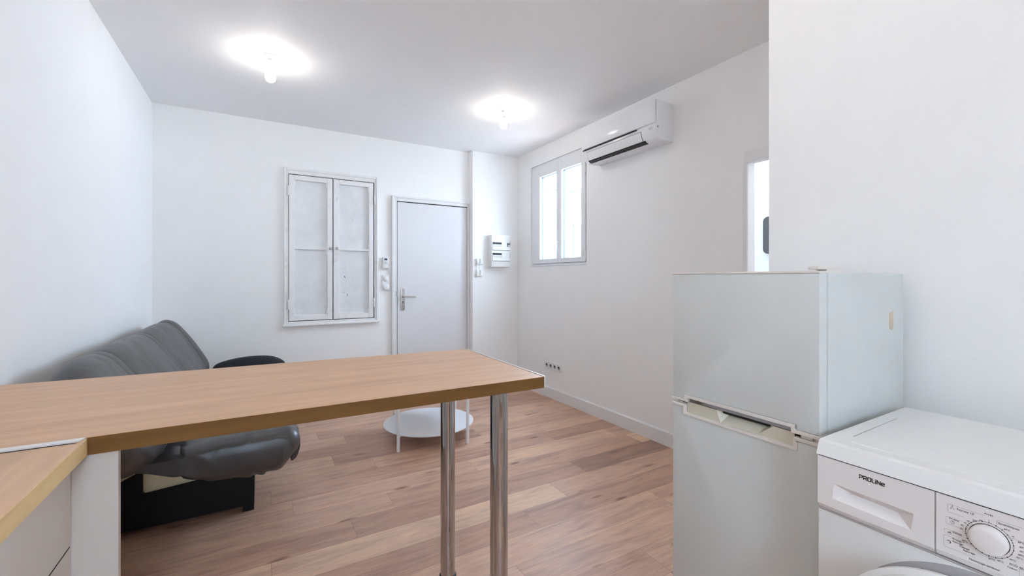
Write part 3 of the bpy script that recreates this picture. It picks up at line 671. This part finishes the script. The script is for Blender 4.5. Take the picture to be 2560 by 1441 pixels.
# detergent drawer with a scooped grip
def f(bm):
    y1, y0, z0, z1, X = .5115, .3118, .724, .8328, WX
    hA, hB, hC, hD = (.479, .779), (.342, .776), (.346, .741), (.482, .745)
    V = lambda y, z, x=X: bm.verts.new((x, y, z))
    a, b_, c, dd = V(y1, z1), V(y0, z1), V(y0, z0), V(y1, z0)
    A, B, C, D = V(*hA), V(*hB), V(*hC), V(*hD)
    for q in ((a, b_, B, A), (b_, c, C, B), (c, dd, D, C), (dd, a, A, D)): bm.faces.new(q)
    E, F = V(.449, .7635, X + .018), V(.372, .7600, X + .018)
    for q in ((A, B, F, E), (D, E, F, C), (A, E, D), (B, C, F)): bm.faces.new(q)
    # lower lip and returns
    e, g = V(y1, .714, X + .006), V(y0, .714, X + .006)
    bm.faces.new((dd, c, g, e))
    h, i, j, k = V(y1, z1, X + .028), V(y0, z1, X + .028), V(y0, .714, X + .028), V(y1, .714, X + .028)
    for q in ((a, h, i, b_), (e, g, j, k), (b_, i, j, g, c), (a, dd, e, k, h), (h, k, j, i)): bm.faces.new(q)
    bmesh.ops.recalc_face_normals(bm, faces=bm.faces[:])
dr = part('detergent_drawer', M['washer2'], wm, f)
part('drawer_gap', M['washerg'], wm, lambda bm: bx(bm, WX + .002, WX + .02, .3097, .3119, .716, .8325))
part('fascia_lip', M['washerg'], wm, lambda bm: bx(bm, WX + .0018, WX + .031, WYR, .5115, .7105, .7138, .0008))
# porthole
py, pz = .235, .487
part('porthole_surround', M['washtrim'], wm, lambda bm: lathe(bm, [(.223, .003), (.2225, -.0012), (.217, -.0022), (.190, .0005)], (WX + .003, py, pz), 'x', 72), True)
pd = part('porthole_door', M['plastic'], wm, lambda bm: lathe(bm, [(.178, -.003), (.190, -.030), (.199, -.050), (.199, -.058), (.190, -.064), (.165, -.060), (.150, -.040), (.140, -.030)], (WX + .003, .254, .510), 'x', 72), True)
part('porthole_glass', M['darkgrey'], pd, lambda bm: lathe(bm, [(.145, -.028), (.139, -.032), (.10, -.016), (.05, -.008)], (WX + .003, .254, .510), 'x', 48), True)
# programme dial
ky, kz = .240, .779
kn_ = part('dial', M['washer2'], wm, lambda bm: lathe(bm, [(.0245, 0), (.0245, -.006), (.0235, -.0100), (.0205, -.0122), (.012, -.0127)], (WX, ky, kz), 'x', 56), True)
part('dial_shadow_ring', M['ink'], kn_, lambda bm: lathe(bm, [(.0255, 0), (.0255, -.0006)], (WX, ky, kz), 'x', 56))
def f(bm):
    for k in range(22):
        a0 = 2 * math.pi * (k + .18) / 22; a1 = 2 * math.pi * (k + .82) / 22
        prev = None
        for j in range(5):
            a = a0 + (a1 - a0) * j / 4
            pr = [(ky + r * math.sin(a), kz + r * math.cos(a)) for r in (.0289, .0295)]
            cur = [bm.verts.new((WX - .0004, *q)) for q in pr]
            if prev: bm.faces.new([prev[0], prev[1], cur[1], cur[0]])
            prev = cur
        a = 2 * math.pi * k / 22
        lathe(bm, [(.0009, 0), (.0009, -.0006)], (WX, ky + .0292 * math.sin(a), kz + .0292 * math.cos(a)), 'x', 10)
part('dial_scale', M['ink'], wm, f, label='ring of black dots and dashes around the dial')
def text(name, s, y, z, size, mat, parent, bold=False, align='LEFT'):
    c = bpy.data.curves.new(name, 'FONT'); c.body = s; c.size = size; c.align_x = align; c.align_y = 'CENTER'; c.extrude = .0002; c.resolution_u = 4
    if bold: c.offset = size * .012
    o = bpy.data.objects.new('tmp_text', c); COL.objects.link(o)
    dg = bpy.context.evaluated_depsgraph_get(); me = bpy.data.meshes.new_from_object(o.evaluated_get(dg))
    bpy.data.objects.remove(o); bm = N(); bm.from_mesh(me); bpy.data.meshes.remove(me)
    R = Matrix(((0, 0, -1, WX - .0003), (-1, 0, 0, y), (0, 1, 0, z), (0, 0, 0, 1)))
    bmesh.ops.transform(bm, matrix=R, verts=bm.verts)
    return obj(name, bm, mat, parent)
def rbox(bm, y0, y1, z0, z1, lw=.00028, open_r=0.0):
    """thin rounded outline, y0 = left (larger y); open_r leaves part of the right side open"""
    def seg(pa, pb):
        dy, dz = pb[0] - pa[0], pb[1] - pa[1]; L = math.hypot(dy, dz) or 1; ny, nz = -dz / L * lw / 2, dy / L * lw / 2
        vs = [bm.verts.new((WX - .0004, q[0], q[1])) for q in ((pa[0] + ny, pa[1] + nz), (pb[0] + ny, pb[1] + nz), (pb[0] - ny, pb[1] - nz), (pa[0] - ny, pa[1] - nz))]
        bm.faces.new(vs)
    r = .002; pts = [(y1, z1)]
    pts += [(y0 - r, z1), (y0 - r * .3, z1 - r * .3), (y0, z1 - r), (y0, z0 + r), (y0 - r * .3, z0 + r * .3), (y0 - r, z0), (y1 + open_r, z0)]
    for a, b_ in zip(pts[:-1], pts[1:]): seg(a, b_)
    return seg
for q_ in ((.293, .2455, .8035, .8185, .026), (.2955, .274, .781, .7945, 0), (.2975, .275, .7625, .7705, 0), (.2985, .256, .737, .7585, 0), (.2305, .17, .795, .818, 0), (.205, .14, .735, .748, 0)):
    part('programme_outline', M['inkg'], wm, lambda bm: rbox(bm, q_[0], q_[1], q_[2], q_[3], .00028, q_[4]))
tx = lambda s, y, z, size=.0042, **k: text('printed_text', s, y, z, size, M['inkg'], wm, **k)
tx("Express 15'", .281, .8140, .0050); tx('Arrêt', .2405, .8225, .0048, align='CENTER'); tx('Synthétiques', .229, .8135, .0048)
tx('Fin dans', .291, .7925, .0040); tx('Délicat', .2865, .7685, .0044); tx('Rinçage +', .2865, .7565, .0040); tx('Essorage', .2865, .7520, .0040)
tx('Vidange', .2775, .7475, .0042); tx('Essorage', .2725, .7430, .0044); tx('Nettoyage tambour', .2650, .7315, .0048)
tx('ECO 40-60', .216, .7500, .0048); tx('Coton', .2185, .7440, .0044)
for s, y, z in (("9h", .2715, .7935), ("6h", .2755, .7875), ("3h", .2765, .7805), ("45'", .268, .7985), ("30'", .2605, .8035), ("15'", .2525, .8075)):
    tx(s, y, z, .0036)
for s, y, z in (('60°C', .2225, .8065), ('20°C', .2065, .7925), ('20°C', .2045, .7850), ('40°C', .2045, .7780), ('60°C', .2060, .7715), ('90°C', .2080, .7655), ('40°C', .2160, .7580), ('60°C', .2300, .7480), ('20°C', .2400, .7460), ('30°C', .274, .7600)):
    tx(s, y, z, .0036)
t_ = lambda bm, pts, r=.00022: tube(bm, [(WX - .0003, a, b_) for a, b_ in pts], r, 5)
pic = lambda name, fn: part(name, M['inkg'], wm, fn)
pic('hanger_symbol', lambda bm: t_(bm, [(.2895, .8115), (.2865, .8155), (.2860, .8172), (.2870, .8178), (.2865, .8155), (.2835, .8115), (.2895, .8115)]))
pic('clock_symbol', lambda bm: t_(bm, [(.2865, .7865), (.285, .7865), (.2865, .7865), (.2865, .7890)] + [(.2865 + .0026 * math.sin(a / 12 * 2 * math.pi), .7865 + .0026 * math.cos(a / 12 * 2 * math.pi)) for a in range(13)]))
pic('level_symbol', lambda bm: t_(bm, [(.2935, .7650), (.2915, .7662), (.2900, .7650), (.2900, .7680), (.2880, .7650), (.2935, .7650)], .0004))
pic('swirl_symbol', lambda bm: t_(bm, [(.2915 + .0024 * math.cos(a), .7480 + .0024 * math.sin(a)) for a in [x * .5 for x in range(1, 10)]], .0006))
def f(bm):
    pts = []
    for k in range(6):
        a = math.pi * k / 3; pts += [(.2115, .7985), (.2115 + .0026 * math.cos(a), .7985 + .0026 * math.sin(a))]
    t_(bm, pts + [(.2115, .7985)], .0003)
pic('snowflake_symbol', f)
pic('index_mark', lambda bm: t_(bm, [(ky, kz + .0310), (ky, kz + .0345)])); pic('index_mark', lambda bm: t_(bm, [(ky, kz - .0310), (ky, kz - .0350)]))
# maker's lettering on the drawer
def f(bm):
    Y0_, Z0_, H_, u_ = .4310, .8105, .0078, .00072
    def stroke(pts, cx):
        P = [(Y0_ - (cx + a) * H_, Z0_ + b_ * H_) for a, b_ in pts]
        for pa, pb in zip(P[:-1], P[1:]):
            dy, dz = pb[0] - pa[0], pb[1] - pa[1]; L = math.hypot(dy, dz) or 1
            ny, nz = -dz / L * u_, dy / L * u_; ey, ez = dy / L * u_ * .5, dz / L * u_ * .5
            prism(bm, [(pa[0] + ny - ey, pa[1] + nz - ez), (pb[0] + ny + ey, pb[1] + nz + ez), (pb[0] - ny + ey, pb[1] - nz + ez), (pa[0] - ny - ey, pa[1] - nz - ez)], 'x', WX - .0006, WX + .0002)
    stroke([(0, 0), (0, .45)], 0); stroke([(0, .42), (.55, .42), (.68, .55), (.68, .88), (.55, 1), (0, 1), (0, .72)], 0)
    stroke([(0, 0), (0, .45)], .95); stroke([(0, .42), (.45, .42), (.70, 0)], .95); stroke([(.5, .42), (.66, .55), (.66, .88), (.55, 1), (0, 1), (0, .72)], .95)
    stroke([(.1, 0), (.58, 0), (.68, .12), (.68, .88), (.58, 1), (.1, 1), (0, .88), (0, .12), (.1, 0)], 1.9)
    stroke([(0, 1), (0, .12), (.1, 0), (.55, 0)], 2.85)
    stroke([(0, 0), (0, .72)], 3.62); stroke([(-.06, .98), (.10, .98)], 3.62)
    stroke([(0, 0), (0, 1), (.68, 0), (.68, 1)], 3.95)
    stroke([(.62, 0), (.12, 0), (0, .12), (0, .62), (.12, .74), (.52, .74), (.64, .62), (.64, .38), (.1, .38)], 4.9)
part('lettering', M['ink'], wm, f, label='black maker lettering')
for (x, y) in ((1.16, .46), (1.16, -.04), (1.56, .46), (1.56, -.04)):
    part('foot', M['rubber'], wm, lambda bm: lathe(bm, [(.02, 0), (.02, .016)], (x, y, 0), 'z', 16))

# ---------------------------------------------------------------- sofa
sofa = thing('sofa_bed', (-.35, 3.4, 0), 'dark grey padded sofa bed on a black base against the left wall', 'sofa')
def loft(bm, rings, close=True):
    R = [[bm.verts.new(q) for q in r] for r in rings]; n = len(R[0]); fs = []
    for i in range(len(R) - 1):
        for k in range(n): fs.append(bm.faces.new([R[i][k], R[i][(k + 1) % n], R[i + 1][(k + 1) % n], R[i + 1][k]]))
    fs.append(bm.faces.new(R[0][::-1])); fs.append(bm.faces.new(R[-1]))
    bmesh.ops.recalc_face_normals(bm, faces=fs)
def smooth_poly(pts, sub=5):
    out = []; n = len(pts)
    for i in range(n):
        p0, p1, p2, p3 = (Vector(pts[(i + j - 1) % n]) for j in range(4))
        for k in range(sub):
            t = k / sub
            out.append(.5 * ((2 * p1) + (-p0 + p2) * t + (2 * p0 - 5 * p1 + 4 * p2 - p3) * t * t + (-p0 + 3 * p1 - 3 * p2 + p3) * t ** 3))
    return out
SEAM = [2.44, 2.52, 3.19, 3.27, 3.86, 3.94]
def puff(y, ya, yb):
    """channel quilting: 0 at seams and ends, 1 mid-channel"""
    k = [ya - .03] + SEAM + [yb + .03]
    for a, b_ in zip(k[:-1], k[1:]):
        if a <= y <= b_:
            t = (y - a) / (b_ - a); wide = (b_ - a) > .2
            return (math.sin(math.pi * t) ** (.35 if wide else .6)) * (1 if wide else .35)
    return 0
def ys(y0, y1, step=.012):
    n = int((y1 - y0) / step); return [y0 + (y1 - y0) * i / n for i in range(n + 1)]
# seat mattress
seat_out = smooth_poly([(-.56, .43), (-.46, .385), (-.36, .335), (-.26, .292), (-.14, .262), (-.02, .256), (.06, .263), (.12, .292), (.158, .345), (.172, .41), (.15, .462), (.08, .482), (-.10, .478), (-.30, .462), (-.45, .455), (-.55, .462)], 9)
def f(bm):
    ya, yb = 2.44, 4.17; c0 = Vector((-.12, .375)); rings = []
    for y in ys(ya, yb):
        e = min(1, (y - ya + .002) / .11); e2 = min(1, (yb - y + .002) / .16)
        k = (1 - (1 - e) ** 2.4) ** .5 * (1 - (1 - e2) ** 2.4) ** .5
        s_ = .50 + .50 * k; pf = puff(y, ya, yb)
        ring = []
        for q in seat_out:
            dq = q - c0
            rr = c0 + Vector((dq.x * (.90 + .10 * k) , dq.y * s_)) * (1 + .035 * (pf - .6))
            wr = (.0085 * math.sin(q.x * 66 + 26 * q.y + 2 * math.sin(q.x * 23)) * min(1, max(.15, (q.x + .35) / .4)) - .016 * math.exp(-((q.x + .335) / .012) ** 2)) * math.exp(-((y - 2.49) / .11) ** 2) + .0045 * math.sin(y * 43 + q.x * 9 + 3 * math.sin(y * 5)) * math.exp(-((q.x - .15) / .08) ** 2)
            rr = rr + dq.normalized() * wr
            ring.append((rr.x, y, rr.y))
        rings.append(ring)
    loft(bm, rings)
seat = part('seat_mattress', M['leather'], sofa, f, True)
# piping and corner tab on the near end of the seat
part('corner_tab', M['leather'], seat, lambda bm: prism(bm, smooth_poly([(.150, .43), (.176, .40), (.178, .36), (.160, .31), (.135, .30), (.150, .35)], 4), 'y', 2.50, 2.56, .004), True)
# back mattress: slab leaning on the wall
def f(bm):
    ya, yb = 1.95, 4.13; P0 = Vector((-.375, .495)); P1 = Vector((-.620, .905)); L = .495; RC = .36
    dv = (P1 - P0).normalized(); nv = Vector((dv.y, -dv.x))       # towards the room
    sec = smooth_poly([(0, -.02), (.015, .045), (.09, .075), (.23, .080), (.38, .074), (.455, .058), (.493, .020), (.490, -.03), (.45, -.055), (.27, -.058), (.09, -.052), (.01, -.045)], 4)
    rings = []
    for y in ys(ya, yb, .009):
        e = min(1, (y - ya + .002) / .07); e2 = min(1, (yb - y + .002) / .09)
        k = (1 - (1 - e) ** 2.6) ** .5 * (1 - (1 - e2) ** 2.2) ** .5; pf = puff(y, ya, yb)
        dy = y - ya; smax = L if dy >= RC else L - RC + math.sqrt(max(0, RC * RC - (RC - dy) ** 2))
        dy2 = yb - y; R2 = .10; smax2 = L if dy2 >= R2 else L - R2 + math.sqrt(max(0, R2 * R2 - (R2 - dy2) ** 2))
        sc = min(smax, smax2) / L
        ring = []
        for q in sec:
            s_, t_ = q
            t2 = t_ * (.25 + .75 * k) + (.013 * (pf - .8) * min(1, s_ / .08) if t_ > 0 else 0)
            smin = .14 * (1 - math.sqrt(1 - max(0, 1 - dy / .42) ** 2)); s2 = min(smin, .8 * L * sc) + s_ * (L * sc - min(smin, .8 * L * sc)) / L + .008 * (pf - .8) * (1 if s_ > .40 else 0)
            t2 += .0035 * math.sin(y * 31 + s_ * 20) * (1 if t_ > 0 else 0) * math.exp(-((s_ - .05) / .10) ** 2) + .003 * math.sin(y * 6 + s_ * 9)
            w_ = P0 + dv * s2 + nv * t2
            w_.x = max(w_.x, XL + .012)
            ring.append((w_.x, y, w_.y))
        rings.append(ring)
    loft(bm, rings)
back = part('back_mattress', M['leather'], sofa, f, True)
# base
def f(bm):
    prism(bm, [(-.66, .03), (-.66, .22), (-.58, .264), (-.505, .302), (-.492, .305), (-.492, .202), (-.484, .193), (-.28, .208), (-.10, .225), (-.028, .225), (-.028, .03)], 'y', 2.70, 2.722, .002)
    bx(bm, -.052, -.028, 2.722, 4.18, .03, .225, .002); bx(bm, -.66, -.64, 2.722, 4.18, .03, .22); bx(bm, -.66, -.028, 4.16, 4.18, .03, .22)
    bx(bm, -.64, -.052, 2.722, 4.16, .03, .045)
base = part('base_box', M['baseblk'], sofa, f)
part('rail', M['baseblk'], base, lambda bm: bx(bm, -.10, .02, 2.66, 4.18, .226, .262, .012))
for (x, y) in ((-.055, 2.725), (-.055, 4.13), (-.62, 2.725), (-.62, 4.13)):
    part('foot', M['baseblk'], sofa, lambda bm: bx(bm, x - .026, x + .026, y - .026, y + .03, 0, .045, .003))
part('inner_board', M['pine'], sofa, lambda bm: bx(bm, -.69, -.07, 2.728, 2.742, .05, .40, .002), label='pale yellow board inside the base')
# black cushion at the far end
bm = N(); rings = []
prof = smooth_poly([(-.318, .545), (-.27, .580), (-.14, .606), (.0, .610), (.10, .592), (.172, .545), (.16, .505), (.0, .495), (-.20, .495), (-.30, .510)], 5)
for i in range(25):
    t_ = -1 + 2 * i / 24; k = max(.02, (1 - abs(t_) ** 2.6)) ** .5
    rings.append([(-.06 + (q.x + .06) * (.70 + .30 * k), 4.05 + .115 * t_, .51 + (q.y - .51) * k) for q in prof])
loft(bm, rings)
tag(obj('bolster_cushion', bm, M['fabricblk'], smooth=True), 'rounded black cloth cushion lying on the far end of the sofa bed', 'cushion')
